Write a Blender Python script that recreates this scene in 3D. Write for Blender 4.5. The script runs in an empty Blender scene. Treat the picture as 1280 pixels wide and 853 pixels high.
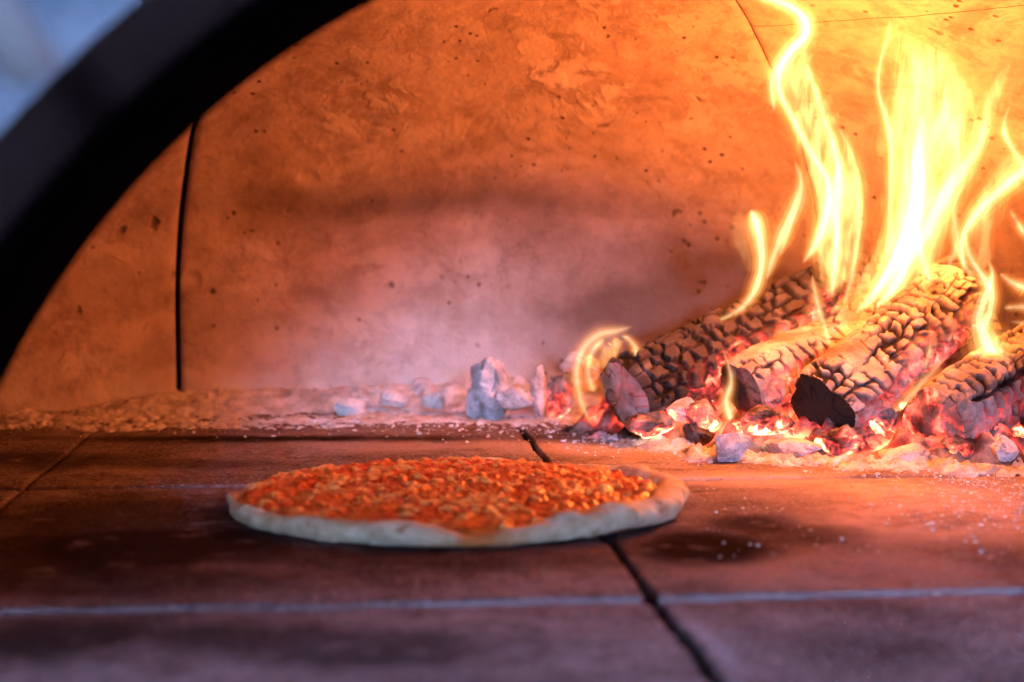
import bpy, math, random
import numpy as np
from mathutils import Vector, Matrix

random.seed(7)
RNG = np.random.default_rng(11)
S = bpy.context.scene
C = S.collection

# ------------------------------------------------------------------ camera frame
FPX = 2133.0                       # focal length in photograph pixels (1280 wide)
CAM = np.array([0.0, 0.0, 0.187])
PITCH = math.atan(155.5 / FPX)
cp, sp = math.cos(PITCH), math.sin(PITCH)


def ray(px, py):
    x = (px - 640.0) / FPX
    y = -(py - 426.5) / FPX
    return np.array([x, cp + y * sp, -sp + y * cp])


def P(px, py, d):
    """world point seen at a photograph pixel at depth d (metres along +Y)"""
    r = ray(px, py)
    return CAM + r * (d / r[1])


def G(px, py, z=0.0):
    r = ray(px, py)
    return CAM + r * ((z - CAM[2]) / r[2])


YAW = 0.0907                       # the oven is turned a little to the left of the lens
cu, su = math.cos(YAW), math.sin(YAW)


def ov(u, v):
    """oven plan coordinates (u across, v inward) to world x, y"""
    return u * cu - v * su, u * su + v * cu


def vo(x, y):
    return x * cu + y * su, -x * su + y * cu


# ------------------------------------------------------------------ numpy noise
def _h(i, j, k, seed):
    i = i.astype(np.int64); j = j.astype(np.int64); k = k.astype(np.int64)
    n = (i * 374761393 + j * 668265263 + k * 2147483647 + seed * 1274126177) & 0xFFFFFFFF
    n = ((n ^ (n >> 13)) * 1274126177) & 0xFFFFFFFF
    n = ((n ^ (n >> 16)) * 2246822519) & 0xFFFFFFFF
    n = n ^ (n >> 15)
    return (n & 0xFFFFFF) / float(0x1000000)


def vnoise(p, seed=0):
    f = np.floor(p); t = p - f
    t = t * t * t * (t * (t * 6 - 15) + 10)
    i, j, k = f[:, 0], f[:, 1], f[:, 2]
    out = 0
    for a in (0, 1):
        wa = t[:, 0] if a else 1 - t[:, 0]
        for b in (0, 1):
            wb = t[:, 1] if b else 1 - t[:, 1]
            for c in (0, 1):
                wc = t[:, 2] if c else 1 - t[:, 2]
                out = out + wa * wb * wc * _h(i + a, j + b, k + c, seed)
    return out * 2 - 1


def fbm(p, octaves=4, seed=0, gain=0.5):
    a, s, o, n = 1.0, 1.0, 0.0, 0.0
    for q in range(octaves):
        o = o + a * vnoise(p * s + q * 17.3, seed + q)
        n += a; a *= gain; s *= 2.03
    return o / n


def voro(p, seed=0, jit=1.0, pw=2):
    """F1, F2 and the id hash of the nearest cell"""
    f = np.floor(p)
    n = len(p)
    f1 = np.full(n, 9.0); f2 = np.full(n, 9.0); cid = np.zeros(n)
    for a in (-1, 0, 1):
        for b in (-1, 0, 1):
            for c in (-1, 0, 1):
                i, j, k = f[:, 0] + a, f[:, 1] + b, f[:, 2] + c
                o = (1 - jit) / 2
                q = np.stack([i + o + jit * _h(i, j, k, seed), j + o + jit * _h(i, j, k, seed + 1), k + o + jit * _h(i, j, k, seed + 2)], 1)
                d = (np.abs(q - p) ** pw).sum(1) ** (1 / pw)
                near = d < f1
                f2 = np.where(near, f1, np.minimum(f2, d))
                cid = np.where(near, _h(i, j, k, seed + 5), cid)
                f1 = np.where(near, d, f1)
    return f1, f2, cid


def sstep(a, b, x):
    t = np.clip((x - a) / (b - a), 0, 1)
    return t * t * (3 - 2 * t)


# ------------------------------------------------------------------ mesh helpers
def link(o, parent=None):
    C.objects.link(o)
    if parent is not None:
        o.parent = parent
    return o


def mesh_obj(name, verts, faces, mats, parent=None, attrs=None, smooth=True, matidx=None):
    me = bpy.data.meshes.new(name)
    verts = np.asarray(verts, dtype=np.float32)
    if isinstance(faces, np.ndarray):
        nf, k = faces.shape
        me.vertices.add(len(verts)); me.vertices.foreach_set('co', verts.ravel())
        me.loops.add(nf * k); me.loops.foreach_set('vertex_index', faces.astype(np.int32).ravel())
        me.polygons.add(nf)
        me.polygons.foreach_set('loop_start', np.arange(0, nf * k, k, dtype=np.int32))
        me.update(calc_edges=True)
    else:
        me.from_pydata([tuple(v) for v in verts], [], faces)
    me.polygons.foreach_set('use_smooth', np.full(len(me.polygons), smooth))
    if not isinstance(mats, (list, tuple)):
        mats = [mats]
    for m in mats:
        me.materials.append(m)
    if matidx is not None:
        me.polygons.foreach_set('material_index', np.asarray(matidx, dtype=np.int32))
    for k, a in (attrs or {}).items():
        at = me.attributes.new(k, 'FLOAT', 'POINT')
        at.data.foreach_set('value', np.asarray(a, dtype=np.float32))
    me.validate(); me.update()
    return link(bpy.data.objects.new(name, me), parent)


def grid_faces(nu, nv, wrap_u=False, wrap_v=False):
    iu = np.arange(nu if wrap_u else nu - 1); iv = np.arange(nv if wrap_v else nv - 1)
    a, b = np.meshgrid(iu, iv, indexing='ij')
    a = a.ravel(); b = b.ravel()
    a2 = (a + 1) % nu; b2 = (b + 1) % nv
    return np.stack([a * nv + b, a2 * nv + b, a2 * nv + b2, a * nv + b2], 1)


def tag(o, label=None, cat=None, group=None, kind=None):
    if label: o['label'] = label
    if cat: o['category'] = cat
    if group: o['group'] = group
    if kind: o['kind'] = kind
    return o


def empty(name, loc):
    o = bpy.data.objects.new(name, None)
    o.location = Vector(loc); o.empty_display_size = 0.02
    C.objects.link(o)
    return o


def recenter(o, parent_loc):
    """mesh data given in world coordinates, put under an Empty at parent_loc"""
    o.location = -Vector(parent_loc)
    return o


def ico(sub):
    import bmesh
    bm = bmesh.new()
    bmesh.ops.create_icosphere(bm, subdivisions=sub, radius=1)
    v = np.array([x.co[:] for x in bm.verts]); f = np.array([[q.index for q in p.verts] for p in bm.faces])
    bm.free()
    return v, f


# ------------------------------------------------------------------ materials
def M(name):
    m = bpy.data.materials.new(name); m.use_nodes = True
    nt = m.node_tree; nt.nodes.clear()
    out = nt.nodes.new('ShaderNodeOutputMaterial')
    return m, nt, out


def N(nt, typ, **kw):
    n = nt.nodes.new(typ)
    for k, v in kw.items():
        if k.startswith('i_'):
            n.inputs[k[2:].replace('_', ' ')].default_value = v
        else:
            setattr(n, k, v)
    return n


def attr(nt, name):
    return N(nt, 'ShaderNodeAttribute', attribute_name=name).outputs['Fac']


def ramp(nt, fac, stops, interp='LINEAR'):
    r = N(nt, 'ShaderNodeValToRGB'); r.color_ramp.interpolation = interp
    e = r.color_ramp.elements
    while len(e) > 1: e.remove(e[-1])
    e[0].position = stops[0][0]; e[0].color = (*stops[0][1], 1)
    for p, c in stops[1:]:
        q = e.new(p); q.color = (*c, 1)
    nt.links.new(fac, r.inputs[0])
    return r.outputs[0]


def math_(nt, op, a, b=None, clamp=False):
    n = N(nt, 'ShaderNodeMath', operation=op); n.use_clamp = clamp
    for i, x in enumerate((a, b)):
        if x is None: continue
        if isinstance(x, (int, float)): n.inputs[i].default_value = x
        else: nt.links.new(x, n.inputs[i])
    return n.outputs[0]


def mix(nt, fac, a, b, typ='MIX'):
    n = N(nt, 'ShaderNodeMix', data_type='RGBA', blend_type=typ)
    for s, x in ((0, fac), (6, a), (7, b)):
        if isinstance(x, (int, float)): n.inputs[s].default_value = x
        elif isinstance(x, tuple): n.inputs[s].default_value = (*x, 1)
        else: nt.links.new(x, n.inputs[s])
    return n.outputs[2]


def noise(nt, vec, scale, detail=4, rough=0.55, dist=0.0):
    n = N(nt, 'ShaderNodeTexNoise', i_Scale=scale, i_Detail=detail, i_Roughness=rough, i_Distortion=dist)
    nt.links.new(vec, n.inputs['Vector'])
    return n.outputs['Fac']


def coords(nt, scale=None):
    c = N(nt, 'ShaderNodeNewGeometry').outputs['Position']
    if scale:
        mp = N(nt, 'ShaderNodeMapping'); mp.inputs['Scale'].default_value = scale
        nt.links.new(c, mp.inputs['Vector']); return mp.outputs[0]
    return c


def maprange(nt, x, a, b, c=0.0, d=1.0):
    n = N(nt, 'ShaderNodeMapRange', interpolation_type='SMOOTHSTEP')
    nt.links.new(x, n.inputs[0])
    for i, q in enumerate((a, b, c, d)): n.inputs[i + 1].default_value = q
    return n.outputs[0]


def principled(nt, out, color, rough=0.9, bump=None, bdist=0.002, bstr=1.0, emis=None, estr=None, metal=0.0, spec=0.08):
    b = N(nt, 'ShaderNodeBsdfPrincipled')
    if isinstance(color, tuple): b.inputs['Base Color'].default_value = (*color, 1)
    else: nt.links.new(color, b.inputs['Base Color'])
    if isinstance(rough, (int, float)): b.inputs['Roughness'].default_value = rough
    else: nt.links.new(rough, b.inputs['Roughness'])
    b.inputs['Metallic'].default_value = metal
    b.inputs['Specular IOR Level'].default_value = spec
    if bump is not None:
        bp = N(nt, 'ShaderNodeBump'); bp.inputs['Distance'].default_value = bdist; bp.inputs['Strength'].default_value = bstr
        nt.links.new(bump, bp.inputs['Height']); nt.links.new(bp.outputs[0], b.inputs['Normal'])
    if emis is not None:
        if isinstance(emis, tuple): b.inputs['Emission Color'].default_value = (*emis, 1)
        else: nt.links.new(emis, b.inputs['Emission Color'])
        if isinstance(estr, (int, float)): b.inputs['Emission Strength'].default_value = estr
        else: nt.links.new(estr, b.inputs['Emission Strength'])
    nt.links.new(b.outputs[0], out.inputs['Surface'])
    return b


def mat_wall():
    m, nt, out = M('refractory_concrete')
    p = coords(nt)
    n1 = noise(nt, p, 7, 8, 0.68, 0.6)
    n2 = noise(nt, p, 30, 7, 0.7, 0.3)
    n3 = noise(nt, p, 160, 4, 0.6)
    col = ramp(nt, n1, [(0.32, (0.30, 0.205, 0.155)), (0.48, (0.48, 0.36, 0.29)), (0.66, (0.64, 0.52, 0.45))])
    col = mix(nt, maprange(nt, n2, 0.42, 0.70, 0, 0.65), col, (0.26, 0.19, 0.155))
    col = mix(nt, maprange(nt, n3, 0.5, 0.75, 0, 0.35), col, (0.52, 0.46, 0.42))
    # pits left by burst air bubbles, and rough scoured patches
    vw = N(nt, 'ShaderNodeTexVoronoi', i_Scale=24.0, i_Randomness=1.0); pw_ = mix(nt, 0.035, p, N(nt, 'ShaderNodeTexNoise', i_Scale=42.0, i_Detail=3.0).outputs['Color']); nt.links.new(pw_, vw.inputs['Vector'])
    nt.links.new(p, pw_.node.inputs[7].links[0].from_node.inputs['Vector'])
    pit = maprange(nt, vw.outputs['Distance'], 0.03, 0.16, 1, 0)
    pit = math_(nt, 'MULTIPLY', pit, maprange(nt, noise(nt, p, 9, 2), 0.46, 0.60))
    vw2 = N(nt, 'ShaderNodeTexVoronoi', i_Scale=75.0, i_Randomness=1.0); nt.links.new(p, vw2.inputs['Vector'])
    pit2 = math_(nt, 'MULTIPLY', maprange(nt, vw2.outputs['Distance'], 0.08, 0.2, 1, 0), maprange(nt, noise(nt, p, 14, 3), 0.52, 0.62))
    pits = math_(nt, 'MAXIMUM', pit, pit2)
    scour = attr(nt, 'scour')
    sc = math_(nt, 'MULTIPLY', scour, math_(nt, 'MAXIMUM', maprange(nt, noise(nt, p, 21, 6, 0.65, 0.4), 0.50, 0.56), maprange(nt, noise(nt, p, 70, 5, 0.7), 0.52, 0.62, 0, 0.6)))
    col = mix(nt, math_(nt, 'MULTIPLY', sc, 0.75), col, (0.70, 0.60, 0.53))
    blot = maprange(nt, noise(nt, p, 17, 6, 0.7, 0.8), 0.52, 0.66, 0, 0.5)
    col = mix(nt, blot, col, (0.20, 0.13, 0.095))
    col = mix(nt, attr(nt, 'soot_and_shade'), col, (0.10, 0.070, 0.052))
    col = mix(nt, attr(nt, 'ash'), col, (0.62, 0.60, 0.60))
    col = mix(nt, math_(nt, 'MULTIPLY', pits, 0.8), col, (0.10, 0.07, 0.055))
    hgt = math_(nt, 'ADD', math_(nt, 'MULTIPLY', n3, 0.45), math_(nt, 'MULTIPLY', n2, 0.45))
    hgt = math_(nt, 'SUBTRACT', hgt, math_(nt, 'MULTIPLY', pits, 1.2))
    hgt = math_(nt, 'ADD', hgt, math_(nt, 'MULTIPLY', sc, 0.4))
    principled(nt, out, col, 0.92, hgt, 0.0032, 0.9)
    return m


def mat_floor():
    m, nt, out = M('fire_brick_tile')
    p = coords(nt)
    n1 = noise(nt, coords(nt), 9.0, 7, 0.68, 0.5)
    n2 = noise(nt, p, 60, 5, 0.65)
    n3 = noise(nt, p, 300, 4, 0.7)
    col = ramp(nt, n1, [(0.3, (0.085, 0.072, 0.072)), (0.5, (0.20, 0.17, 0.17)), (0.7, (0.33, 0.28, 0.275))])
    col = mix(nt, maprange(nt, n2, 0.45, 0.66, 0, 0.7), col, (0.10, 0.068, 0.062))
    col = mix(nt, maprange(nt, n3, 0.52, 0.66, 0, 0.75), col, (0.52, 0.42, 0.40))
    col = mix(nt, math_(nt, 'MULTIPLY', attr(nt, 'dust_and_light'), maprange(nt, n2, 0.3, 0.6, 0.4, 1)), col, (0.60, 0.48, 0.45))
    st = math_(nt, 'MULTIPLY', attr(nt, 'stain_and_shade'), maprange(nt, noise(nt, p, 35, 5, 0.6), 0.22, 0.46))
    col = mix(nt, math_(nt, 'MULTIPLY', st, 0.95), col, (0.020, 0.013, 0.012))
    col = mix(nt, attr(nt, 'grout'), col, (0.36, 0.37, 0.40))
    col = mix(nt, attr(nt, 'gap'), col, (0.02, 0.016, 0.014))
    vw = N(nt, 'ShaderNodeTexVoronoi', i_Scale=170.0); nt.links.new(p, vw.inputs['Vector'])
    pit = math_(nt, 'MULTIPLY', maprange(nt, vw.outputs['Distance'], 0.1, 0.28, 1, 0), maprange(nt, noise(nt, p, 25, 3), 0.45, 0.65))
    col = mix(nt, math_(nt, 'MULTIPLY', pit, 0.5), col, (0.04, 0.03, 0.025))
    h = math_(nt, 'ADD', math_(nt, 'MULTIPLY', n2, 1.0), math_(nt, 'MULTIPLY', n3, 0.6))
    h = math_(nt, 'SUBTRACT', h, math_(nt, 'MULTIPLY', pit, 0.5))
    ro = maprange(nt, n2, 0.3, 0.7, 0.6, 0.95)
    principled(nt, out, col, ro, h, 0.0022, 0.9, spec=0.0)
    return m


def mat_log():
    m, nt, out = M('charred_wood')
    p = coords(nt)
    n2 = noise(nt, p, 180, 5, 0.65)
    n1 = noise(nt, p, 40, 4, 0.6)
    ash = mix(nt, maprange(nt, n1, 0.35, 0.65), (0.27, 0.22, 0.19), (0.46, 0.41, 0.39))
    ash = mix(nt, maprange(nt, n2, 0.5, 0.72, 0, 0.6), ash, (0.17, 0.135, 0.12))
    col = mix(nt, attr(nt, 'ash'), (0.030, 0.024, 0.022), ash)
    col = mix(nt, attr(nt, 'crack'), col, (0.012, 0.009, 0.008))
    hot = attr(nt, 'hot')
    hn = math_(nt, 'MULTIPLY', hot, maprange(nt, noise(nt, p, 75, 5, 0.6), 0.32, 0.62, 0.0, 1))
    ec = ramp(nt, hn, [(0.0, (0.5, 0.012, 0.012)), (0.4, (1, 0.065, 0.045)), (0.75, (1, 0.17, 0.09)), (1.0, (1, 0.42, 0.20))])
    es = math_(nt, 'MULTIPLY', math_(nt, 'POWER', hn, 1.6), 3.6)
    principled(nt, out, col, 0.95, math_(nt, 'ADD', n2, math_(nt, 'MULTIPLY', n1, 1.5)), 0.0012, 0.9, ec, es, spec=0.15)
    return m


def mat_coal(name, c1, c2, dark, glow):
    m, nt, out = M(name)
    p = coords(nt)
    n1 = noise(nt, p, 60, 5, 0.6)
    n2 = noise(nt, p, 330, 5, 0.7)
    col = mix(nt, maprange(nt, n1, 0.35, 0.65), c1, c2)
    col = mix(nt, maprange(nt, n2, 0.52, 0.72, 0, dark), col, (0.06, 0.05, 0.05))
    col = mix(nt, maprange(nt, noise(nt, p, 28, 5, 0.65), 0.48, 0.66, 0, 0.55), col, tuple(x * 0.42 for x in c1))
    h = math_(nt, 'ADD', math_(nt, 'MULTIPLY', n1, 1.6), n2)
    if glow:
        hot = attr(nt, 'hot')
        hn = math_(nt, 'MULTIPLY', hot, maprange(nt, noise(nt, p, 70, 5, 0.6, 0.5), 0.27, 0.56, 0.0, 1))
        ec = ramp(nt, hn, [(0.0, (0.5, 0.012, 0.012)), (0.35, (1, 0.055, 0.04)), (0.65, (1, 0.15, 0.075)), (0.88, (1, 0.38, 0.15)), (1.0, (1, 0.7, 0.36))])
        es = math_(nt, 'MULTIPLY', math_(nt, 'POWER', hn, 1.75), glow)
        principled(nt, out, col, 0.97, h, 0.0015, 0.9, ec, es, spec=0.1)
    else:
        principled(nt, out, col, 0.97, h, 0.0015, 0.9, spec=0.1)
    return m


def mat_flame(name, col, s):
    m, nt, out = M(name)
    e = N(nt, 'ShaderNodeEmission'); e.inputs['Color'].default_value = (*col, 1); e.inputs['Strength'].default_value = s
    nt.links.new(e.outputs[0], out.inputs['Volume'])
    return m


WALL = mat_wall(); FLOOR = mat_floor(); LOG = mat_log()
ASH = mat_coal('pale_ash', (0.58, 0.56, 0.55), (0.84, 0.83, 0.83), 0.45, 0)
ASHLUMP = mat_coal('ash_crusted_coal', (0.33, 0.31, 0.305), (0.70, 0.68, 0.69), 0.55, 3.2)
EMBER = mat_coal('glowing_ember', (0.05, 0.035, 0.03), (0.30, 0.25, 0.23), 0.4, 4.6)
CHAR = mat_coal('dark_charcoal', (0.03, 0.025, 0.022), (0.13, 0.10, 0.09), 0.4, 1.2)

# ------------------------------------------------------------------ the floor: one sheet of square fire bricks
T = 0.375
gx, gy, _ = G(818, 748)
U0, V0 = vo(gx, gy)


def axis(lo, hi, step, seams, fine):
    a = [np.arange(lo, hi + step, step)]
    for s in seams:
        a.append(np.arange(s - 0.016, s + 0.016, fine))
    a = np.unique(np.round(np.concatenate(a), 5))
    keep = [a[0]]
    for x in a[1:]:
        if x - keep[-1] > fine * 0.6: keep.append(x)
    return np.array(keep)


useams = [U0 + k * T for k in (-3, -2, -1, 0, 1, 2)]
vseams = [V0 + k * T for k in (-2, -1, 0, 1, 2)]
ua = axis(-0.86, 0.86, 0.006, useams, 0.0011)
va = axis(0.10, 1.86, 0.006, vseams, 0.0011)
uu, vv = np.meshgrid(ua, va, indexing='ij')
u = uu.ravel(); v = vv.ravel()
pp = np.stack([u, v, np.zeros_like(u)], 1)
wob = fbm(pp * 22, 3, 3) * 0.0022
du = np.min(np.abs(u[:, None] + wob[:, None] - np.array(useams)[None]), 1)
dv = np.min(np.abs(v[:, None] + wob[:, None] * 0.8 - np.array(vseams)[None]), 1)
main = np.abs(u + wob - U0) < 0.02
edge_n = fbm(pp * 90, 3, 8)
chip = sstep(0.25, 0.7, fbm(pp * 38, 3, 21)) * 0.004
wv = 0.0055 + 0.0012 * edge_n + chip * 0.5
wu = np.where(v < V0 + 0.03, 0.0028, 0.0022) + 0.0007 * edge_n + chip * 0.7
gv = 1 - sstep(wv * 0.7, wv * 1.35, dv)
gu = 1 - sstep(wu * 0.7, wu * 1.35, du)
z = np.zeros_like(u)
z += fbm(pp * 9, 3, 5) * 0.0010 + fbm(pp * 60, 3, 6) * 0.0005 - 0.0012 * sstep(0.25, 0.6, fbm(pp * 42, 4, 7))
z -= 0.0022 * gv
z -= np.where(main, 0.006, 0.001) * gu
z -= 0.0012 * np.exp(-np.minimum(du, dv) / 0.005)
back = sstep(V0 + 0.7 * T, V0 + 1.0 * T, v)
gap = np.clip(gu * 1.2, 0, 1) * np.where(main, 1, 0.12)
gap = np.maximum(gap, gv * back * 0.35)
grout = gv * (1 - np.clip(gu * 1.3, 0, 1)) * np.clip(0.72 + 0.9 * fbm(pp * np.array([16, 60, 1]), 4, 12), 0.12, 1) * (1 - back * 0.85)
strip = (np.exp(-((u + wob - U0 - 0.0095 - 0.004 * fbm(pp * 26, 2, 31)) / 0.0045) ** 2)) * (v < V0 - 0.004) * np.clip(0.7 + 0.9 * fbm(pp * 45, 3, 33), 0, 1)
grout = np.maximum(grout, strip * 0.75)
wx, wy = ov(u, v)


def blob(px, py, rx, ry, k=1.0):
    q = G(px, py)
    sx = q[1] / FPX
    y1 = G(px, py - ry)[1]; y2 = G(px, py + ry)[1]
    ry_m = abs(y1 - y2) / 2
    nx = fbm(pp * 14, 3, int(px)) * 0.35
    r = np.sqrt(((wx - q[0]) / (rx * sx)) ** 2 + ((wy - q[1]) / ry_m) ** 2) + nx
    return k * (1 - sstep(0.35, 1.05, r))


stain_and_shade = np.zeros_like(u)  # scorch marks, plus painted shade on the dim left floor and wall foot
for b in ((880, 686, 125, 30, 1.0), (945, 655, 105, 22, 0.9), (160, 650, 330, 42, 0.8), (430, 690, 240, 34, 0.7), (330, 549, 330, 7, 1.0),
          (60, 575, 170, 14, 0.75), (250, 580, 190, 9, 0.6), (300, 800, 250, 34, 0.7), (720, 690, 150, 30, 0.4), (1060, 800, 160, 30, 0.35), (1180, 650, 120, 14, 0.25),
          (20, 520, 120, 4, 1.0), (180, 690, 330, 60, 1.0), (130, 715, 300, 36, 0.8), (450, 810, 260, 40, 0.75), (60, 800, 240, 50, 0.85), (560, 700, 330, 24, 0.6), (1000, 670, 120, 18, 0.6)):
    stain_and_shade = np.maximum(stain_and_shade, blob(*b))
dust_and_light = np.zeros_like(u)  # ash dust, plus firelight painted as paler floor at the right
for b in ((1180, 635, 280, 50, 1.0), (940, 600, 160, 14, 0.7), (820, 558, 260, 16, 0.7), (1080, 715, 260, 40, 0.45), (540, 556, 220, 10, 0.5), (1240, 650, 120, 40, 0.8)):
    dust_and_light = np.maximum(dust_and_light, blob(*b))
verts = np.stack([wx, wy, z], 1)
floor = mesh_obj('floor', verts, grid_faces(len(ua), len(va)), FLOOR, attrs={'gap': gap, 'grout': np.clip(grout, 0, 1), 'stain_and_shade': stain_and_shade, 'dust_and_light': dust_and_light})
tag(floor, kind='structure')

# ------------------------------------------------------------------ the oven: dome of precast panels, mouth arch, steel front
RD, HD, ZW = 0.75, 0.35, 0.10
DC = np.array([-0.05, 0.97])
VB = 0.80       # inside face of the front wall (v)
VF = 0.59      # outer lip of the mouth (v)
oven = empty('pizza_oven', (DC[0], DC[1], 0))
tag(oven, 'wood fired pizza oven with a scorched concrete dome and a dark arched mouth', 'pizza oven')


def dome_point(th, t, off=0.0):
    """th from straight back (rad), t 0..1 up the profile"""
    zt = 0.10 / 0.62
    low = t < zt
    a = np.clip((t - zt) / (1 - zt), 0, 1) * math.pi / 2
    r = np.where(low, RD, RD * np.cos(a))
    zz = np.where(low, t / zt * ZW, ZW + HD * np.sin(a))
    nr = np.where(low, 1.0, np.cos(a)); nz = np.where(low, 0.0, np.sin(a))
    r = r + off * nr; zz = zz + off * nz
    return np.stack([DC[0] + r * np.sin(th), DC[1] + r * np.cos(th), zz], 1)


def dome_panel(th0, th1, t0, t1, nth, nt_, gap_l, gap_r, seed):
    th0 += gap_l / RD / 2; th1 -= gap_r / RD / 2
    a = np.linspace(th0, th1, nth); b = np.linspace(t0, t1, nt_)
    # rounded arrises
    A, B = np.meshgrid(a, b, indexing='ij'); A = A.ravel(); B = B.ravel()
    base = dome_point(A, B)
    dist = np.minimum((A - th0), (th1 - A)) * RD
    rnd = 0.004 * np.exp(-dist / 0.003)
    n = fbm(base * 7, 4, 40) * 0.006 + fbm(base * 34, 4, 41) * 0.0009
    sc = np.zeros(len(A))
    for (px, py, rx, ry, k) in ((700, 105, 120, 60, 1), (450, 140, 110, 60, 0.9), (760, 40, 160, 50, 0.6), (560, 60, 160, 60, 0.5), (105, 440, 40, 50, 0.8), (470, 440, 190, 60, 0.5), (900, 110, 90, 80, 0.5), (1190, 40, 120, 40, 0.5), (170, 300, 60, 60, 0.5), (330, 330, 90, 50, 0.4), (60, 420, 40, 60, 0.6), (400, 200, 80, 50, 0.4), (600, 330, 120, 40, 0.35), (900, 250, 60, 60, 0.4)):
        d = 1.66 - max(0, (300 - py)) * 0.0008
        q = P(px, py, d); s = d / FPX
        r = np.sqrt(((base[:, 0] - q[0]) / (rx * s)) ** 2 + ((base[:, 2] - q[2]) / (ry * s)) ** 2) + fbm(base * 16, 3, int(px)) * 0.5
        sc = np.maximum(sc, k * (1 - sstep(0.4, 1.1, r)))
    rough = sstep(0.05, 0.5, fbm(base * 70, 3, 44)) * sc
    n2 = rough * 0.003
    f1, f2, cid = voro(base * 16, 60)
    pit = (1 - sstep(0.05, 0.20, f1 + 0.08 * fbm(base * 60, 2, 61))) * (cid > 0.7)
    off = n - 0.35 * n2 + 0.0009 * sstep(0.2, 0.6, fbm(base * 26, 4, 63)) + pit * 0.003 + rnd
    co = dome_point(A, B, off)
    ash = np.clip(1 - (co[:, 2] - 0.012) / (0.045 + 0.05 * fbm(base * 16, 4, 47)), 0, 1) * 0.95 * np.clip(0.6 + 0.9 * fbm(base * 45, 4, 49), 0, 1)
    q = P(480, 440, 1.69)
    sm = np.exp(-(((base[:, 0] - q[0]) / 0.17) ** 2 + ((base[:, 2] - q[2]) / 0.05) ** 2)) * np.clip(0.6 + fbm(base * 30, 4, 48), 0, 1)  # pale smear painted in to brighten the patch of cool light
    ash = np.maximum(ash, sm * 0.6)
    band = np.exp(-((base[:, 2] - 0.198 - 0.012 * fbm(base * 6, 2, 50)) / 0.020) ** 2) * sstep(-0.36, -0.2, base[:, 0]) * (1 - sstep(0.05, 0.3, base[:, 0])) * 0.75  # darker band across the wall
    low = np.exp(-((base[:, 2] - 0.10) / 0.085) ** 2) * sstep(-0.13, 0.06, base[:, 0]) * 1.05  # soot near the fire, plus painted shade where the logs block the firelight
    soot_and_shade = np.clip(np.maximum(band, low) * (0.8 + 0.7 * fbm(base * 10, 4, 51)), 0, 0.9)
    f = grid_faces(nth, nt_)
    keep = co[:, 0] * -su + co[:, 1] * cu > VB - 0.03
    f = f[keep[f].all(1)][:, ::-1]
    o = mesh_obj('dome_panel', co, f, WALL, oven, attrs={'scour': sc, 'soot_and_shade': soot_and_shade, 'ash': np.clip(ash, 0, 1), 'pit': pit})
    recenter(o, oven.location)
    # the thickness of the panel at its two side joints
    return o


TL, TR = math.atan2(-0.273, 0.69), math.radians(27.5)
dome_panel(TL, TR, 0, 0.985, 420, 330, 0.0052, 0.0016, 1)
dome_panel(math.radians(-112), TL, 0, 0.985, 330, 260, 0.0016, 0.0052, 2)
dome_panel(TR, math.radians(112), 0, 0.5738, 300, 170, 0.0016, 0.0016, 3)
dome_panel(TR, math.radians(112), 0.5745, 0.985, 220, 120, 0.0016, 0.0016, 4)
dome_panel(math.radians(112), math.radians(248), 0, 0.985, 90, 120, 0.0, 0.0, 5)
BACK, nt, out = M('soot_black_backing')
principled(nt, out, (0.02, 0.016, 0.014), 0.95)
A, B = np.meshgrid(np.linspace(0, 2 * math.pi, 90), np.linspace(0, 1, 40), indexing='ij')
co = dome_point(A.ravel(), B.ravel(), 0.016)
f = grid_faces(90, 40); keep = co[:, 0] * -su + co[:, 1] * cu > VB - 0.03
bk = mesh_obj('dome_backing', co, f[keep[f].all(1)][:, ::-1], BACK, oven); recenter(bk, oven.location)

# mouth
AC_U, AC_Z, AR = 0.1928, -0.065, 0.3968
IRON, nt, out = M('blackened_iron')
n1 = noise(nt, coords(nt), 30, 5, 0.6)
principled(nt, out, ramp(nt, n1, [(0.3, (0.0012, 0.002, 0.005)), (0.7, (0.003, 0.004, 0.008))]), 1.0, n1, 0.002, 0.5, spec=0.0)
LIPM, nt, out = M('dark_enamelled_iron')
n1 = noise(nt, coords(nt), 18, 5, 0.6)
principled(nt, out, ramp(nt, n1, [(0.3, (0.013, 0.0075, 0.0068)), (0.7, (0.019, 0.0115, 0.0105))]), 0.9, n1, 0.002, 0.4, spec=0.02)
STEEL, nt, out = M('brushed_blue_steel')
n1 = noise(nt, coords(nt), 22, 3, 0.5); n2 = noise(nt, coords(nt, (40, 40, 3)), 4, 5, 0.6)
principled(nt, out, ramp(nt, n1, [(0.35, (0.010, 0.026, 0.045)), (0.6, (0.07, 0.082, 0.105))]), 0.45, n2, 0.001, 0.3, metal=0.3, spec=0.5)

half = math.asin(-AC_Z / AR)
ang = np.linspace(half, math.pi - half, 140)


def arch_pts(r, vpos, dz=0.0):
    uu = AC_U + r * np.cos(ang); zz = AC_Z + r * np.sin(ang) + dz
    x, y = ov(uu, np.full_like(uu, vpos))
    return np.stack([x, y, zz], 1)


def loft(name, rings, mat, jitter=0.0, closed=False):
    pts = np.concatenate(rings)
    n = len(rings); m = len(rings[0])
    f = grid_faces(n, m, wrap_u=closed)
    if jitter:
        pts = pts + (fbm(pts * 30, 3, 77) * jitter)[:, None]
    o = mesh_obj(name, pts, f, mat, oven); recenter(o, oven.location)
    return o


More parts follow.
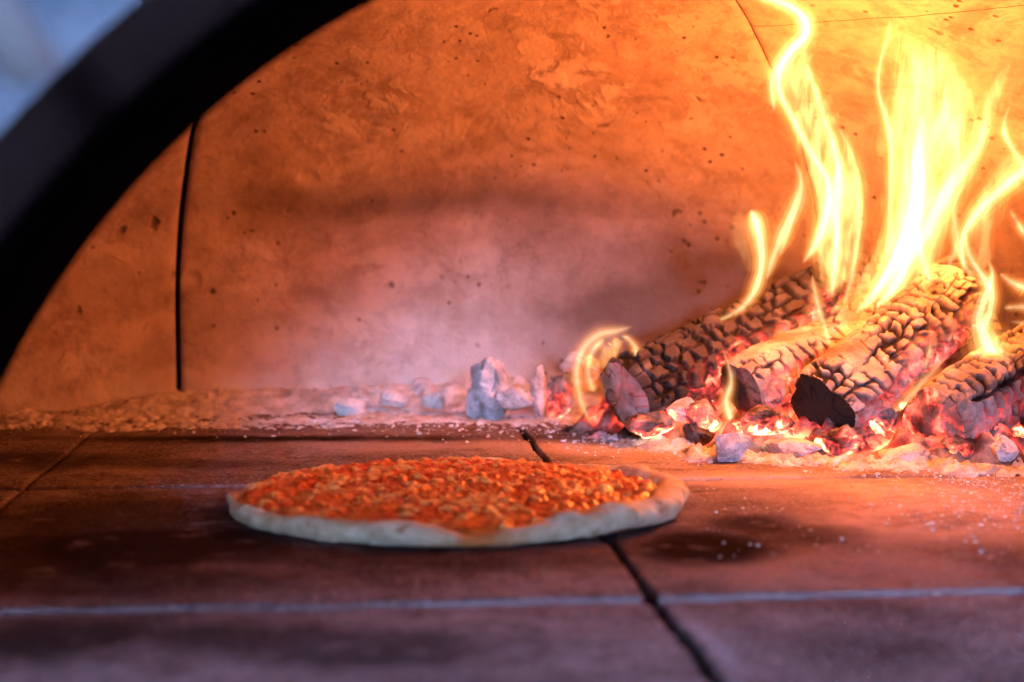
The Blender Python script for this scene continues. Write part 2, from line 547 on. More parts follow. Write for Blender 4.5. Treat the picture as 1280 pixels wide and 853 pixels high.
vs = np.linspace(VF, VB, 20)
loft('mouth_arch', [arch_pts(AR, q) for q in vs], IRON, 0.0006)
lipw = 0.0225
loft('arch_lip', [arch_pts(AR, VF + 0.0015), arch_pts(AR + 0.0015, VF - 0.001), arch_pts(AR + 0.004, VF - 0.0025), arch_pts(AR + lipw - 0.003, VF - 0.0025),
                  arch_pts(AR + lipw, VF), arch_pts(AR + lipw, VF + 0.03)], LIPM)


def arch_plate(name, r, vpos, hw, top, mat, flip=False):
    inner = arch_pts(r, vpos)
    k = len(inner)
    outer = []
    for q in ang:
        dx, dz = math.cos(q), math.sin(q)
        s = min(hw / max(abs(dx), 1e-6), (top - AC_Z) / max(dz, 1e-6))
        x, y = ov(AC_U + dx * s, vpos); outer.append((x, y, AC_Z + dz * s))
    # the last wedge under the springing
    o = mesh_obj(name, np.concatenate([inner, np.array(outer)]), grid_faces(2, k), mat, oven, smooth=False)
    recenter(o, oven.location)
    return o


arch_plate('front_wall', AR + 0.0005, VB, 0.80, 0.62, IRON)
arch_plate('facade_plate', AR + lipw - 0.001, VF + 0.028, 0.9, 0.75, STEEL)

# a pale round bar beside the mouth, far out of focus
pa = P(-90, -110, 0.44); pb = P(44, 96, 0.46)
ax_ = (pb - pa) / np.linalg.norm(pb - pa); s1 = np.cross(ax_, [0, 1, 0]); s1 /= np.linalg.norm(s1); s2 = np.cross(ax_, s1)
rr = 0.0075
ring = []
for L, k in ((0, .2), (0.002, .8), (0.005, 1), (1, 1)):
    pass
L = np.linalg.norm(pb - pa)
prof = [(0, 0.01), (0, 0.7), (0.0015, 0.92), (0.004, 1.0), (L - 0.004, 1.0), (L - 0.0015, 0.92), (L, 0.7), (L, 0.01)]
pts = []
for (l, k) in prof:
    for q in np.linspace(0, 2 * math.pi, 32, endpoint=False):
        pts.append(pa + ax_ * l + (s1 * math.cos(q) + s2 * math.sin(q)) * rr * k)
PALE, nt, out = M('polished_pale_steel')
principled(nt, out, ramp(nt, noise(nt, coords(nt), 30, 3), [(0.3, (0.20, 0.19, 0.18)), (0.7, (0.27, 0.26, 0.25))]), 0.6, metal=0.0, spec=0.5)
bar = mesh_obj('pale_bar', pts, grid_faces(len(prof), 32, wrap_v=True), PALE, oven); recenter(bar, oven.location)

# ------------------------------------------------------------------ pizza
pc = G(573, 632); PR = 0.1475
pizza = empty('pizza', (pc[0], pc[1], 0.0))
tag(pizza, 'round pizza with bubbling orange red topping and a pale puffy crust on the oven floor', 'pizza')
NA, NR = 420, 150
an = np.linspace(0, 2 * math.pi, NA, endpoint=False)
circ = np.stack([np.cos(an), np.sin(an), np.zeros(NA)], 1)
rim = PR * (1 + 0.022 * fbm(circ * 1.6, 3, 90) + 0.008 * fbm(circ * 4, 3, 91))
lb = np.clip(0.35 + np.sin(an - math.radians(50)), 0, 1) ** 0.7      # back and left: thin rim under the topping
puff = (0.0146 + 0.0052 * fbm(circ * 2.2, 2, 92) + 0.0034 * fbm(circ * 5, 3, 94) + 0.0034 * np.clip(np.cos(an - math.radians(312)), 0, 1) ** 3) * (1 - 0.50 * lb)
# the rim sinks where topping runs over it at the front
run = np.exp(-((np.mod(an - math.radians(277) + math.pi, 2 * math.pi) - math.pi) / 0.20) ** 2)
back_low = np.exp(-((np.mod(an - math.radians(100) + math.pi, 2 * math.pi) - math.pi) / 0.55) ** 2)
puff = puff * (1 - 0.55 * run)
wr = (0.0185 + 0.009 * fbm(circ * 4, 3, 95)) * (1 - 0.58 * lb)
prof_t = np.linspace(0, 1, 46)
ph = prof_t * 1.28 * math.pi - 0.28 * math.pi          # from under the edge over the top to the inside
cr = []
for t_, q in zip(prof_t, ph):
    r = rim - wr * (0.5 - 0.5 * np.cos(q)) * 1.0 - wr * 0.05
    r = rim - wr * 0.5 + wr * 0.5 * np.cos(q) * (1.0)
    zz = puff * 0.52 + puff * 0.52 * np.sin(q) * (1 if q > 0 else 0.98)
    cr.append(np.stack([r * np.cos(an), r * np.sin(an), np.maximum(zz, 0.0006)], 1))
cr = np.concatenate(cr)
nrm = cr.copy(); nrm[:, 2] = 0; nrm /= np.linalg.norm(nrm, axis=1)[:, None]
b1, b2, bi = voro(cr * 62 + 3, 133)
bl = fbm(cr * 40, 3, 97) * 0.0030 + np.abs(fbm(cr * 130, 3, 98)) * 0.0010 + 0.0014 * np.sqrt(np.clip(1 - (b1 / 0.8) ** 2, 0, 1)) * (bi > 0.55)
cr = cr + nrm * bl[:, None]; cr[:, 2] += bl * 0.8 * (cr[:, 2] > 0.002)
f1, f2, cid = voro(cr * 70, 99)
toast_and_shade = np.clip((cr[:, 2] - 0.006) / 0.008, 0, 1) * np.clip(0.2 + 1.1 * fbm(cr * 40, 4, 96), 0, 1)
left_shade = np.tile(np.clip(np.cos(an - math.radians(208)), 0, 1) ** 2, 46)  # left side of the crust painted browner to stand for its shade
toast_and_shade = np.clip(toast_and_shade + left_shade * np.clip(0.45 + 1.0 * fbm(cr * 55, 4, 137), 0, 1) * 0.8, 0, 1)
CRUST, nt, out = M('half_baked_dough')
p = coords(nt); n1 = noise(nt, p, 90, 5, 0.6); n2 = noise(nt, p, 420, 3, 0.6)
col = ramp(nt, n1, [(0.3, (0.44, 0.33, 0.19)), (0.5, (0.64, 0.53, 0.34)), (0.68, (0.76, 0.67, 0.48))])
col = mix(nt, attr(nt, 'toast_and_shade'), col, (0.30, 0.13, 0.045))
col = mix(nt, attr(nt, 'sauce'), col, (0.55, 0.16, 0.025))
principled(nt, out, col, 0.8, math_(nt, 'ADD', n1, math_(nt, 'MULTIPLY', n2, 0.3)), 0.0016, 0.8, spec=0.3)
sauce_c = np.tile(run, 46) * np.clip(0.85 + fbm(cr * 60, 3, 83), 0, 1)
f = grid_faces(46, NA, wrap_v=True)
mesh_obj('crust', cr, f, CRUST, pizza, attrs={'toast_and_shade': np.clip(np.maximum(toast_and_shade * 0.8, sstep(0.35, 0.6, fbm(cr * 75, 4, 135)) * 0.85), 0, 0.9), 'sauce': np.clip(sauce_c, 0, 0.9)})
# topping: melted, blistered cheese and tomato sheet inside the rim
rings = []
inner = rim - wr * 0.80 + 0.003 * fbm(circ * 12, 3, 101) + 0.013 * run
for k in np.linspace(0, 1, NR):
    rings.append(np.stack([inner * k * np.cos(an), inner * k * np.sin(an), np.zeros(NA)], 1))
tp = np.concatenate(rings); kk = np.repeat(np.linspace(0, 1, NR), NA)
f1, f2, cid = voro((tp + 0.004 * np.stack([fbm(tp * 90, 2, 130), fbm(tp * 90, 2, 131), tp[:, 2]], 1)) * np.array([112, 140, 1]), 110); g1, g2, gid = voro(tp * 270, 120)
lump = np.sqrt(np.clip(1 - (f1 / 0.72) ** 2, 0, 1)) * (0.25 + 0.75 * cid)
h = 0.0088 + 0.0024 * (1 - kk ** 3) + 0.0036 * lump + 0.0022 * np.sqrt(np.clip(1 - (g1 / .8) ** 2, 0, 1)) * gid + 0.0026 * fbm(tp * 26, 3, 111) + 0.0014 * fbm(tp * 160, 3, 112)
h *= 1 - 0.75 * sstep(0.955, 1.0, kk)
tp[:, 2] = h
che = sstep(0.42, 0.75, lump + 0.35 * fbm(tp * 70, 3, 113)) * (cid > 0.25)
TOP, nt, out = M('blistered_cheese_and_tomato')
p = coords(nt); n1 = noise(nt, p, 150, 4, 0.6); n2 = noise(nt, p, 30, 4, 0.6)
red = mix(nt, maprange(nt, n2, 0.35, 0.65), (0.42, 0.036, 0.006), (0.62, 0.12, 0.014))
chc = mix(nt, maprange(nt, n1, 0.4, 0.65), (0.84, 0.47, 0.14), (0.74, 0.23, 0.030))
col_dark = maprange(nt, noise(nt, p, 85, 4, 0.6), 0.60, 0.70, 0, 0.8)
col = mix(nt, math_(nt, 'MULTIPLY', attr(nt, 'cheese'), 0.85), red, chc)
col = mix(nt, col_dark, col, (0.12, 0.018, 0.006))
principled(nt, out, col, maprange(nt, n1, 0.35, 0.65, 0.18, 0.5), n1, 0.0012, 0.8, spec=0.6)
mesh_obj('topping', tp, grid_faces(NR, NA, wrap_v=True), TOP, pizza, attrs={'cheese': che})
mesh_obj('pizza_base', np.concatenate([np.stack([rim * 0.97 * np.cos(an), rim * 0.97 * np.sin(an), np.full(NA, 0.0022)], 1), [[0, 0, 0.0022]]]),
         [(i, (i + 1) % NA, NA) for i in range(NA)], CRUST, pizza)

# ------------------------------------------------------------------ logs
def make_log(label, a, b, r0, r1, seed, flat=0.0, hot_dir=(-0.25, -0.75, -0.65), hot_amt=1.0, ash_amt=1.0, end_hot=0.3, end_ash=0.4, cell=(0.013, 0.0095), nL=290, nC=270, bend=0.004, skin=0.0, crk_w=0.085, hot_span=(0, 1)):
    a = np.asarray(a, float); b = np.asarray(b, float)
    L = np.linalg.norm(b - a); ax = (b - a) / L
    up = np.array([0, 0, 1.0]); s = np.cross(ax, up); s /= np.linalg.norm(s); n = np.cross(s, ax)
    base = a.copy(); base[2] = 0
    root = empty('log', base)
    tag(root, label, 'log', 'burning logs in the fire')
    tl = np.linspace(0, 1, nL); th = np.linspace(0, 2 * math.pi, nC, endpoint=False)
    TLg, TH = np.meshgrid(tl, th, indexing='ij'); TLg = TLg.ravel(); TH = TH.ravel()
    cs = np.stack([np.cos(TH) * 1.1, np.sin(TH) * 1.1, TLg * L * 10], 1)
    r = r0 + (r1 - r0) * TLg
    shape = 1 + 0.21 * fbm(cs * np.array([1, 1, 0.25]), 2, seed) + 0.06 * fbm(cs * 2.4, 3, seed + 1)
    if flat:
        shape = shape * (1 - flat * np.maximum(0, np.cos(TH * 1.5 + seed)) ** 2)
    r = r * shape
    r = r * (1 - 0.10 * np.exp(-TLg * L / 0.005))
    axpos = a[None] + ax[None] * (TLg * L)[:, None] + n[None] * (bend * np.sin(TLg * 3 + seed))[:, None]
    rad = s[None] * np.cos(TH)[:, None] + n[None] * np.sin(TH)[:, None]
    surf = axpos + rad * r[:, None]
    # cracked char: cells in (axial, round) space, bent a little
    q = np.stack([TLg * L / cell[0], np.cos(TH) * r0 / cell[1], np.sin(TH) * r0 / cell[1]], 1)
    q = q + np.stack([fbm(q * 0.9, 4, seed + 3), fbm(q * 0.9, 4, seed + 4), fbm(q * 0.9, 4, seed + 5)], 1) * 0.7
    # alligator char: blocks in rows along the grain, parted by wide cross checks and finer cracks with the grain
    nrow = max(8, int(round(2 * math.pi * r0 / cell[1])))
    wq = np.stack([TLg * L / 0.016, np.cos(TH) * r0 / 0.016, np.sin(TH) * r0 / 0.016], 1)
    b_ = TH / (2 * math.pi) * nrow + 0.55 * fbm(wq * 0.8, 3, seed + 3) + 0.12 * fbm(wq * 3, 2, seed + 16)
    row = np.floor(b_); fb = b_ - row; row = np.mod(row, nrow); z0 = np.zeros_like(row)
    a_ = TLg * L / cell[0] + _h(row, z0, z0, seed + 60) * 0.8 + 0.45 * fbm(wq * 0.9, 3, seed + 4) + 0.16 * fbm(wq * 3.2, 2, seed + 17)
    ia = np.floor(a_); fa = a_ - ia
    j0 = 0.42 * (_h(ia, row, z0, seed + 61) - 0.5); j1 = 0.42 * (_h(ia + 1, row, z0, seed + 61) - 0.5)
    dt = np.minimum(np.abs(fa - j0), np.abs(1 + j1 - fa))
    cid = _h(np.where(fa < j0, ia - 1, np.where(fa > 1 + j1, ia + 1, ia)), row, z0, seed + 62)
    side_ = np.where(fb < 0.5, row, np.mod(row + 1, nrow))
    dl = np.minimum(fb, 1 - fb) + 0.25 * (_h(side_, np.floor(a_ * 0.33), z0, seed + 63) > 0.62)
    wn = fbm(wq * 0.45, 3, seed + 8)
    wt = np.clip(crk_w * 1.25 + 0.30 * wn, 0.0, 0.26); wl = np.clip(crk_w * 0.9 + 0.22 * wn, 0.0, 0.20)
    crack = np.maximum((1 - sstep(wt * 0.6, wt * 1.05 + 0.05, dt)) * sstep(0, 0.05, wt), (1 - sstep(wl * 0.6, wl * 1.05 + 0.06, dl)) * sstep(0, 0.05, wl))
    q2 = q * 2.1 + 5
    e1, e2, eid = voro(q2, seed + 9)
    crack2 = (1 - sstep(0.03, 0.12, e2 - e1)) * np.clip(0.3 + fbm(q * 0.8, 2, seed + 10), 0, 1)
    crk = np.maximum(crack, crack2 * 0.35)
    gs = np.stack([TLg * L * 18, np.cos(TH) * r0 * 210, np.sin(TH) * r0 * 210], 1)
    grain = fbm(gs, 3, seed + 12)
    disp = -0.0052 * (1 - 0.8 * np.exp(-TLg * L / 0.006)) * crack - 0.0004 * crack2 + 0.0016 * (cid - 0.5) * (1 - crack) + 0.0006 * grain + 0.0006 * fbm(q * 2.2, 4, seed + 13)
    gl = np.stack([TLg * L * 9, np.cos(TH) * r0 * 75, np.sin(TH) * r0 * 75], 1)
    split = 1 - sstep(0.0, 0.045, np.abs(fbm(gl, 3, seed + 50)))
    split = split * sstep(0.0, 0.3, fbm(q * 0.4, 2, seed + 51))
    crk = np.maximum(crk, split); disp = disp - 0.0022 * split
    # peeling ash skins, lifted in flakes
    hd0 = np.array(hot_dir, float); hd0 /= np.linalg.norm(hd0)
    fl = sstep(-0.15, 0.3, fbm(q * 0.33, 3, seed + 20)) * skin * sstep(-0.25, 0.35, rad @ hd0)
    disp = disp * (1 - 0.55 * fl) + 0.0016 * fl
    co = surf + rad * disp[:, None]
    hd = np.array(hot_dir, float); hd /= np.linalg.norm(hd)
    face = rad @ hd
    hn = fbm(q * 0.30, 4, seed + 14)
    span = sstep(hot_span[0] - 0.08, hot_span[0] + 0.08, TLg) * (1 - sstep(hot_span[1] - 0.08, hot_span[1] + 0.08, TLg))
    hot = np.clip(sstep(0.05, 0.85, face + 0.50 * hn) * (0.45 + 0.55 * crk + 0.35 * hn), 0, 1) * hot_amt * span
    ash = np.clip((0.75 + 0.7 * fbm(q * 0.40, 3, seed + 15) + 0.25 * (cid - 0.5)) * ash_amt, 0, 1) * (1 - 0.3 * sstep(0.2, 0.9, -rad[:, 2]))
    ash = np.clip(np.maximum(ash, fl * 0.9), 0, 1)
    body = mesh_obj('charred_body', co - base, grid_faces(nL, nC, wrap_v=True), LOG, root,
                    attrs={'crack': np.clip(crk * (1 - hot * 0.8) * (1 - fl * .6), 0, 1), 'ash': ash, 'hot': hot})
    # the near, cut end
    for end in (0, 1):
        ringi = co[:nC] if end == 0 else co[-nC:]
        cen = (a if end == 0 else b) + n * bend * math.sin((0 if end == 0 else 3) + seed)
        nk = 40
        K = np.linspace(1, 0.0, nk)
        rel = ringi - cen; rl = np.linalg.norm(rel, axis=1); ker = np.exp(-np.linspace(-2, 2, 41) ** 2); ker /= ker.sum()
        sm = np.convolve(np.concatenate([rl[-20:], rl, rl[:20]]), ker, 'valid'); dirn = rel / rl[:, None]
        pts = np.concatenate([cen + dirn * ((rl * k ** 8 + sm * (1 - k ** 8)) * k)[:, None] for k in K])
        kk = np.repeat(K, nC)
        loc = (pts - cen)
        pq = np.stack([loc @ s, loc @ n, np.zeros(len(loc))], 1)
        g1, g2, gid = voro(pq / 0.013 + 0.4 * np.stack([fbm(pq * 90, 2, seed + 40), fbm(pq * 90, 2, seed + 41), pq[:, 2]], 1), seed + 30)
        tq = np.tile(th, nk)
        ck = (1 - sstep(0.0, 0.10, np.abs(vnoise(np.stack([np.cos(tq) * 2.6, np.sin(tq) * 2.6, kk * 0.8], 1), seed + 36)))) * sstep(0.15, 0.5, kk)
        dd = (0.003 * (1 - kk ** 4)) + 0.0010 * (gid - 0.5) - 0.0008 * ck + 0.0030 * fbm(pq * 60, 4, seed + 31)
        dd *= 1 - kk ** 6
        pts = pts + (-ax if end == 0 else ax)[None] * dd[:, None]
        eh = end_hot * np.clip(0.4 + 0.5 * ck + 0.9 * fbm(pq * 70, 3, seed + 33) + 0.3 * (kk - .5), 0, 1)
        ea = np.clip(end_ash + 0.9 * fbm(pq * 60, 3, seed + 34), 0, 1)
        fc = grid_faces(nk, nC, wrap_v=True)
        if end == 0: pass
        else: fc = fc[:, ::-1]
        mesh_obj('cut_end', pts - base, fc, LOG, root, attrs={'crack': ck * 0.8, 'ash': ea, 'hot': eh})
    return root


make_log('long charred log leaning up from the left, its ridge split into black blocks', P(782, 499, 1.405), P(1034, 364, 1.54), 0.0325, 0.031, 3,
         hot_dir=(0.25, -0.75, -0.75), hot_amt=0.85, ash_amt=0.12, crk_w=0.15, end_hot=0.25, end_ash=0.95, cell=(0.0165, 0.0125), skin=0.9, hot_span=(0.2, 1.2))
make_log('thick cracked log in the middle of the fire with a black sooty cut end', P(1026, 506, 1.345), P(1196, 378, 1.44), 0.0335, 0.034, 17,
         hot_dir=(0.35, -0.55, -0.9), hot_amt=0.8, ash_amt=0.98, end_hot=0.0, end_ash=-0.6, crk_w=0.125, cell=(0.0125, 0.0145), skin=0.15, flat=0.12)
make_log('split log lying behind the black ended middle log under the tallest flames', P(1226, 452, 1.43), P(1186, 352, 1.50), 0.030, 0.028, 29,
         hot_dir=(-0.5, -0.6, -0.6), hot_amt=0.5, ash_amt=1.0, end_hot=0.1, cell=(0.012, 0.015))
make_log('log with a rounded glowing purple red end beside the right pyramid of ash', P(1168, 528, 1.315), P(1345, 440, 1.42), 0.031, 0.033, 37,
         hot_dir=(-0.3, -0.75, -0.7), hot_amt=0.85, ash_amt=0.75, end_hot=0.85, end_ash=0.25, crk_w=0.125, cell=(0.013, 0.016), skin=0.2)
make_log('short stubby log wedged between the long leaning log and the thick middle log', P(926, 490, 1.40), P(1046, 428, 1.455), 0.0255, 0.027, 45,
         hot_dir=(0.1, -0.7, -0.75), hot_amt=0.9, ash_amt=0.95, end_hot=0.18, end_ash=0.0, cell=(0.012, 0.013), skin=0.3)
make_log('log at the right border of the picture, mostly cut off by it', P(1284, 520, 1.345), P(1330, 395, 1.52), 0.030, 0.030, 53,
         hot_dir=(-0.6, -0.6, -0.5), hot_amt=0.8, ash_amt=0.9, end_hot=0.3, cell=(0.013, 0.009))
make_log('pale log at the back of the fire behind the left tall flame', P(1058, 452, 1.47), P(1092, 350, 1.57), 0.030, 0.028, 61,
         hot_dir=(0, -0.6, -0.7), hot_amt=0.4, ash_amt=1.0, end_hot=0.1, cell=(0.015, 0.010))

# ------------------------------------------------------------------ ember bed, ash, lumps
def bed(name, poly, step, hfun, mat, extra=None):
    """a height field on the floor over the photograph outline poly (pixels on the floor)"""
    w = np.array([G(*q)[:2] for q in poly])
    lo = w.min(0); hi = w.max(0)
    xs = np.arange(lo[0], hi[0], step); ys = np.arange(lo[1], hi[1], step)
    X, Y = np.meshgrid(xs, ys, indexing='ij'); x = X.ravel(); y = Y.ravel()
    # signed distance to the outline
    d = np.full(len(x), 9.0); ins = np.zeros(len(x), bool)
    for i in range(len(w)):
        p0 = w[i]; p1 = w[(i + 1) % len(w)]; e = p1 - p0
        t = np.clip(((x - p0[0]) * e[0] + (y - p0[1]) * e[1]) / (e @ e), 0, 1)
        d = np.minimum(d, np.hypot(x - p0[0] - t * e[0], y - p0[1] - t * e[1]))
        c = ((p0[1] > y) != (p1[1] > y)) & (x < (p1[0] - p0[0]) * (y - p0[1]) / (p1[1] - p0[1] + 1e-12) + p0[0])
        ins ^= c
    sd = np.where(ins, d, -d)
    p = np.stack([x, y, np.zeros_like(x)], 1)
    zz, at = hfun(p, sd)
    f = grid_faces(len(xs), len(ys)); k = zz > 0.0005
    f = f[k[f].any(1)]
    return mesh_obj(name, np.stack([x, y, np.where(k, zz, -0.003)], 1), f, mat, attrs=at)


def ember_h(p, sd):
    f1, f2, c = voro(p / 0.017, 200); g1, g2, gc = voro(p / 0.0075, 210)
    lum = (1 - sstep(0.1, 0.95, f1)) * (0.3 + 0.7 * c); lum2 = (1 - sstep(0.1, 0.9, g1)) * gc
    env = sstep(-0.004, 0.035, sd + 0.010 * fbm(p * 35, 3, 201))
    z = env * (0.012 + 0.022 * lum + 0.007 * lum2 + 0.010 * fbm(p * 18, 3, 202)) - 0.002
    hot = np.clip(1.0 - 0.65 * lum - 0.3 * lum2 + 0.6 * fbm(p * 22, 3, 203), 0, 1) * sstep(0.004, 0.03, sd)
    return z, {'hot': hot}


eb = bed('ember_bed', [(700, 540), (790, 552), (900, 570), (1010, 573), (1110, 580), (1300, 584), (1340, 520), (1000, 508), (760, 515)], 0.0022, ember_h, EMBER)
tag(eb, 'bed of glowing red orange embers under the burning logs', 'embers', kind='stuff')


def ash_h(p, sd):
    w = 0.0025 * np.stack([fbm(p * 90, 2, 224), fbm(p * 90, 2, 225), p[:, 2]], 1)
    f1, f2, c = voro((p + w) / 0.017, 220); g1, g2, gc = voro((p + w) / 0.0085, 230); h1, h2, hc = voro(p / 0.0042, 235)
    dome_ = lambda d_, i_: np.sqrt(np.clip(1 - (d_ / 0.75) ** 2, 0, 1)) * i_ ** 2
    lum = dome_(f1, c); lum2 = dome_(g1, gc); lum3 = dome_(h1, hc)
    right = 0.35 + 0.65 * sstep(-0.26, -0.02, p[:, 0])
    rad = np.hypot(p[:, 0] - DC[0], p[:, 1] - DC[1])
    crest = sstep(0.665, 0.735, rad + 0.02 * fbm(p * 12, 3, 226))
    far_left = 0.02 + 0.98 * sstep(-0.43, -0.33, p[:, 0])
    env = sstep(-0.004, 0.05, sd + 0.022 * fbm(p * 26, 4, 221))
    z = env * (0.0015 + crest * (0.012 * far_left + right * (0.011 * lum + 0.004)) + (0.4 + 0.6 * right) * 0.0055 * lum2 * (0.4 + 0.6 * crest) + 0.0022 * lum3 + 0.0022 * fbm(p * 60, 4, 223)) - 0.0013
    return z, {'hot': np.zeros(len(p))}


ab = bed('ash_drift', [(-40, 540), (120, 545), (300, 541), (460, 538), (620, 535), (720, 538), (900, 545), (760, 505), (640, 490), (480, 492), (300, 495), (110, 505), (-40, 512)], 0.0019, ash_h, ASH)
tag(ab, 'drift of grey white ash swept against the foot of the dome wall', 'ash', kind='stuff')


def ashrim_h(p, sd):
    f1, f2, c = voro(p / 0.013, 240); g1, g2, gc = voro(p / 0.005, 245)
    lum = (1 - sstep(0.1, 0.9, f1)) * c ** 2; lum2 = (1 - sstep(0.1, 0.85, g1)) * gc ** 2
    env = sstep(-0.012, 0.02, sd + 0.016 * fbm(p * 40, 3, 241))
    z = env * (0.0006 + 0.006 * np.sqrt(lum) * c + 0.005 * np.sqrt(lum2) + 0.003 * fbm(p * 30, 4, 242) + 0.0025 * fbm(p * 120, 3, 244)) - 0.0010
    hot = np.clip(fbm(p * 30, 3, 243) - 0.15, 0, 1) * sstep(0.0, 0.02, sd)
    return z, {'hot': hot}


ar = bed('ash_fringe', [(720, 548), (800, 562), (880, 578), (1000, 583), (1120, 590), (1300, 594), (1310, 570), (1110, 566), (1000, 560), (880, 553), (760, 536)], 0.0019, ashrim_h, ASHLUMP)
tag(ar, 'fringe of crumbly bluish grey ash along the front of the fire', 'ash', kind='stuff')

IV, IF = ico(6)


def lump(name, label, cat, group, px, py, rx, ry, d, mat, seed, hot=0.0, facets=1.0, depth=None):
    """px,py = centre in the photograph; rx, ry = half sizes in pixels"""
    c = P(px, py, d); s = d / FPX
    a = rx * s; h = ry * s; b = depth * s if depth else a * 0.85
    v = IV.copy()
    f1, f2, cid = voro(v * 1.5 + seed, seed)
    r = 1 + 0.42 * fbm(v * 1.2 + seed, 3, seed) + 0.14 * fbm(v * 4, 4, seed + 1) + 0.16 * facets * (cid - 0.5) - 0.10 * (1 - sstep(0.0, 0.16, f2 - f1)) + 0.035 * fbm(v * 13, 3, seed + 2)
    # faceted: clamp against a few planes
    rg = np.random.default_rng(seed)
    co = v * r[:, None]
    for _ in range(int(10 * facets)):
        nn = rg.normal(size=3); nn /= np.linalg.norm(nn); off = rg.uniform(0.55, 0.9)
        ex = np.maximum(co @ nn - off, 0)
        co = co - nn[None] * (ex * 0.85)[:, None]
    co = co * np.array([a, b, h])
    low = -c[2] - 0.001
    co[:, 2] = np.maximum(co[:, 2], low) if c[2] < h * 1.4 else co[:, 2]
    ht = np.clip(hot * (0.5 + 0.9 * fbm(v * 1.6 + seed, 3, seed + 5) - 0.7 * v[:, 2] + 0.3 * (1 - sstep(0, .2, f2 - f1))), 0, 1)
    o = mesh_obj(name, co, IF, mat, attrs={'hot': ht})
    o.location = Vector(c)
    return tag(o, label, cat, group)


GA = 'ash crusted lumps round the fire'
GE = 'glowing lumps among the logs'
lump('ash_lump', 'tall pale ash lump standing alone at the left end of the fire', 'ash lump', GA, 616, 489, 34, 41, 1.57, ASHLUMP, 333, facets=0.6)
lump('ash_lump', 'rounded ash lump low in front of the tall pale one left of the fire', 'ash lump', GA, 640, 500, 24, 17, 1.54, ASHLUMP, 302)
lump('ash_lump', 'narrow upright ash lump between the tall pale one and the curled flame', 'ash lump', GA, 672, 492, 14, 32, 1.55, ASHLUMP, 303, 0.15)
lump('ember', 'red glowing lump behind the curled flame at the left of the fire', 'ember', GE, 700, 494, 22, 30, 1.56, EMBER, 304, 0.6)
lump('ash_lump', 'pinkish ash lump against the wall just behind the curled flame', 'ash lump', GA, 728, 462, 30, 22, 1.58, ASHLUMP, 305, 0.25)
lump('ash_lump', 'smooth oval ash lump at the foot of the wall directly behind the pizza', 'ash lump', GA, 494, 497, 22, 13, 1.62, ASH, 306)
lump('ash_lump', 'grey ash lump in the wall drift, left of the smooth oval lump', 'ash lump', GA, 438, 508, 24, 13, 1.60, ASH, 307)
lump('ash_lump', 'small jagged ash lump in the wall drift, right of the smooth oval lump', 'ash lump', GA, 543, 504, 19, 12, 1.60, ASH, 308)
lump('ash_lump', 'squat bluish grey lump in front of the fire below the teardrop flame', 'ash lump', GA, 914, 560, 29, 22, 1.30, ASHLUMP, 309, 0.12)
lump('ash_lump', 'wide flattened bluish lump below the black cut end of the middle log', 'ash lump', GA, 988, 562, 36, 15, 1.32, ASHLUMP, 310, 0.2)
lump('ash_lump', 'pyramid of blue grey ash in front of the purple red log end', 'ash lump', GA, 1133, 572, 29, 17, 1.285, ASHLUMP, 311)
lump('ash_lump', 'pale blue ash lump at the bottom right corner of the fire', 'ash lump', GA, 1256, 567, 22, 21, 1.285, ASHLUMP, 312, 0.1)
lump('ash_lump', 'flat pale pebble of ash on the tile, below the long leaning log', 'ash lump', GA, 842, 560, 20, 8, 1.37, ASH, 313)
lump('charcoal', 'brown black charcoal lump between the flat pale pebble and the squat bluish lump', 'charcoal', None, 872, 548, 20, 20, 1.37, CHAR, 314, 0.25)
lump('ember', 'ash skinned glowing lump under the near end of the long leaning log', 'ember', GE, 816, 530, 32, 17, 1.385, EMBER, 315, 0.95)
lump('ember', 'tall cracked glowing lump left of the teardrop flame', 'ember', GE, 878, 518, 24, 24, 1.38, EMBER, 316, 0.85)
lump('ember', 'red hot lump right of the teardrop flame under the stubby log', 'ember', GE, 955, 528, 38, 24, 1.345, EMBER, 317, 1.0)
lump('ember', 'yellow hot lump directly under the black cut end of the middle log', 'ember', GE, 1052, 556, 38, 24, 1.325, EMBER, 318, 1.1)
lump('ember', 'orange hot lump in the gap between the middle log and the purple red log end', 'ember', GE, 1108, 540, 34, 30, 1.36, EMBER, 319, 1.25)
lump('ember', 'jagged red lump under the right log, left of the pale blue corner lump', 'ember', GE, 1205, 562, 34, 22, 1.30, EMBER, 320, 1.0)
lump('ember', 'yellow hot lump at the right border above the pale blue corner lump', 'ember', GE, 1276, 538, 20, 22, 1.34, EMBER, 321, 1.2)
lump('ember', 'pink ash flaked chunk under the long leaning log, left of the tall cracked glowing lump', 'ember', GE, 852, 512, 20, 18, 1.385, ASHLUMP, 322, 0.75)

# crumbs: tiny loose bits of ash on the tiles
V2, F2 = ico(2)
cv, cf = [], []
off = 0
rg = np.random.default_rng(5)
for i in range(2200):
    reg = rg.random()
    if reg < 0.40: px, py = rg.normal(1225, 60), 600 + abs(rg.normal(0, 28))
    elif reg < 0.62: px, py = rg.uniform(700, 1280), 0; py = 548 + (px - 700) * 0.075 + abs(rg.normal(0, 9))
    elif reg < 0.92: px, py = 720 - rg.exponential(220), 534 + rg.normal(0, 7)
    else: px, py = rg.uniform(880, 1280), rg.uniform(590, 700)
    if (px - 575) ** 2 / 300 ** 2 + (py - 628) ** 2 / 66 ** 2 < 1: continue
    q = G(px, py)
    sz = min(0.0003 + rg.exponential(0.00048), 0.0019)
    if py > 600: sz *= 0.7
    v = V2 * (1 + 0.25 * fbm(V2 * 1.7 + i, 2, i)[:, None]) * sz * np.array([rg.uniform(.7, 1.4), rg.uniform(.7, 1.4), rg.uniform(.5, .9)])
    cv.append(v + np.array([q[0], q[1], sz * 0.35])); cf.append(F2 + off); off += len(V2)
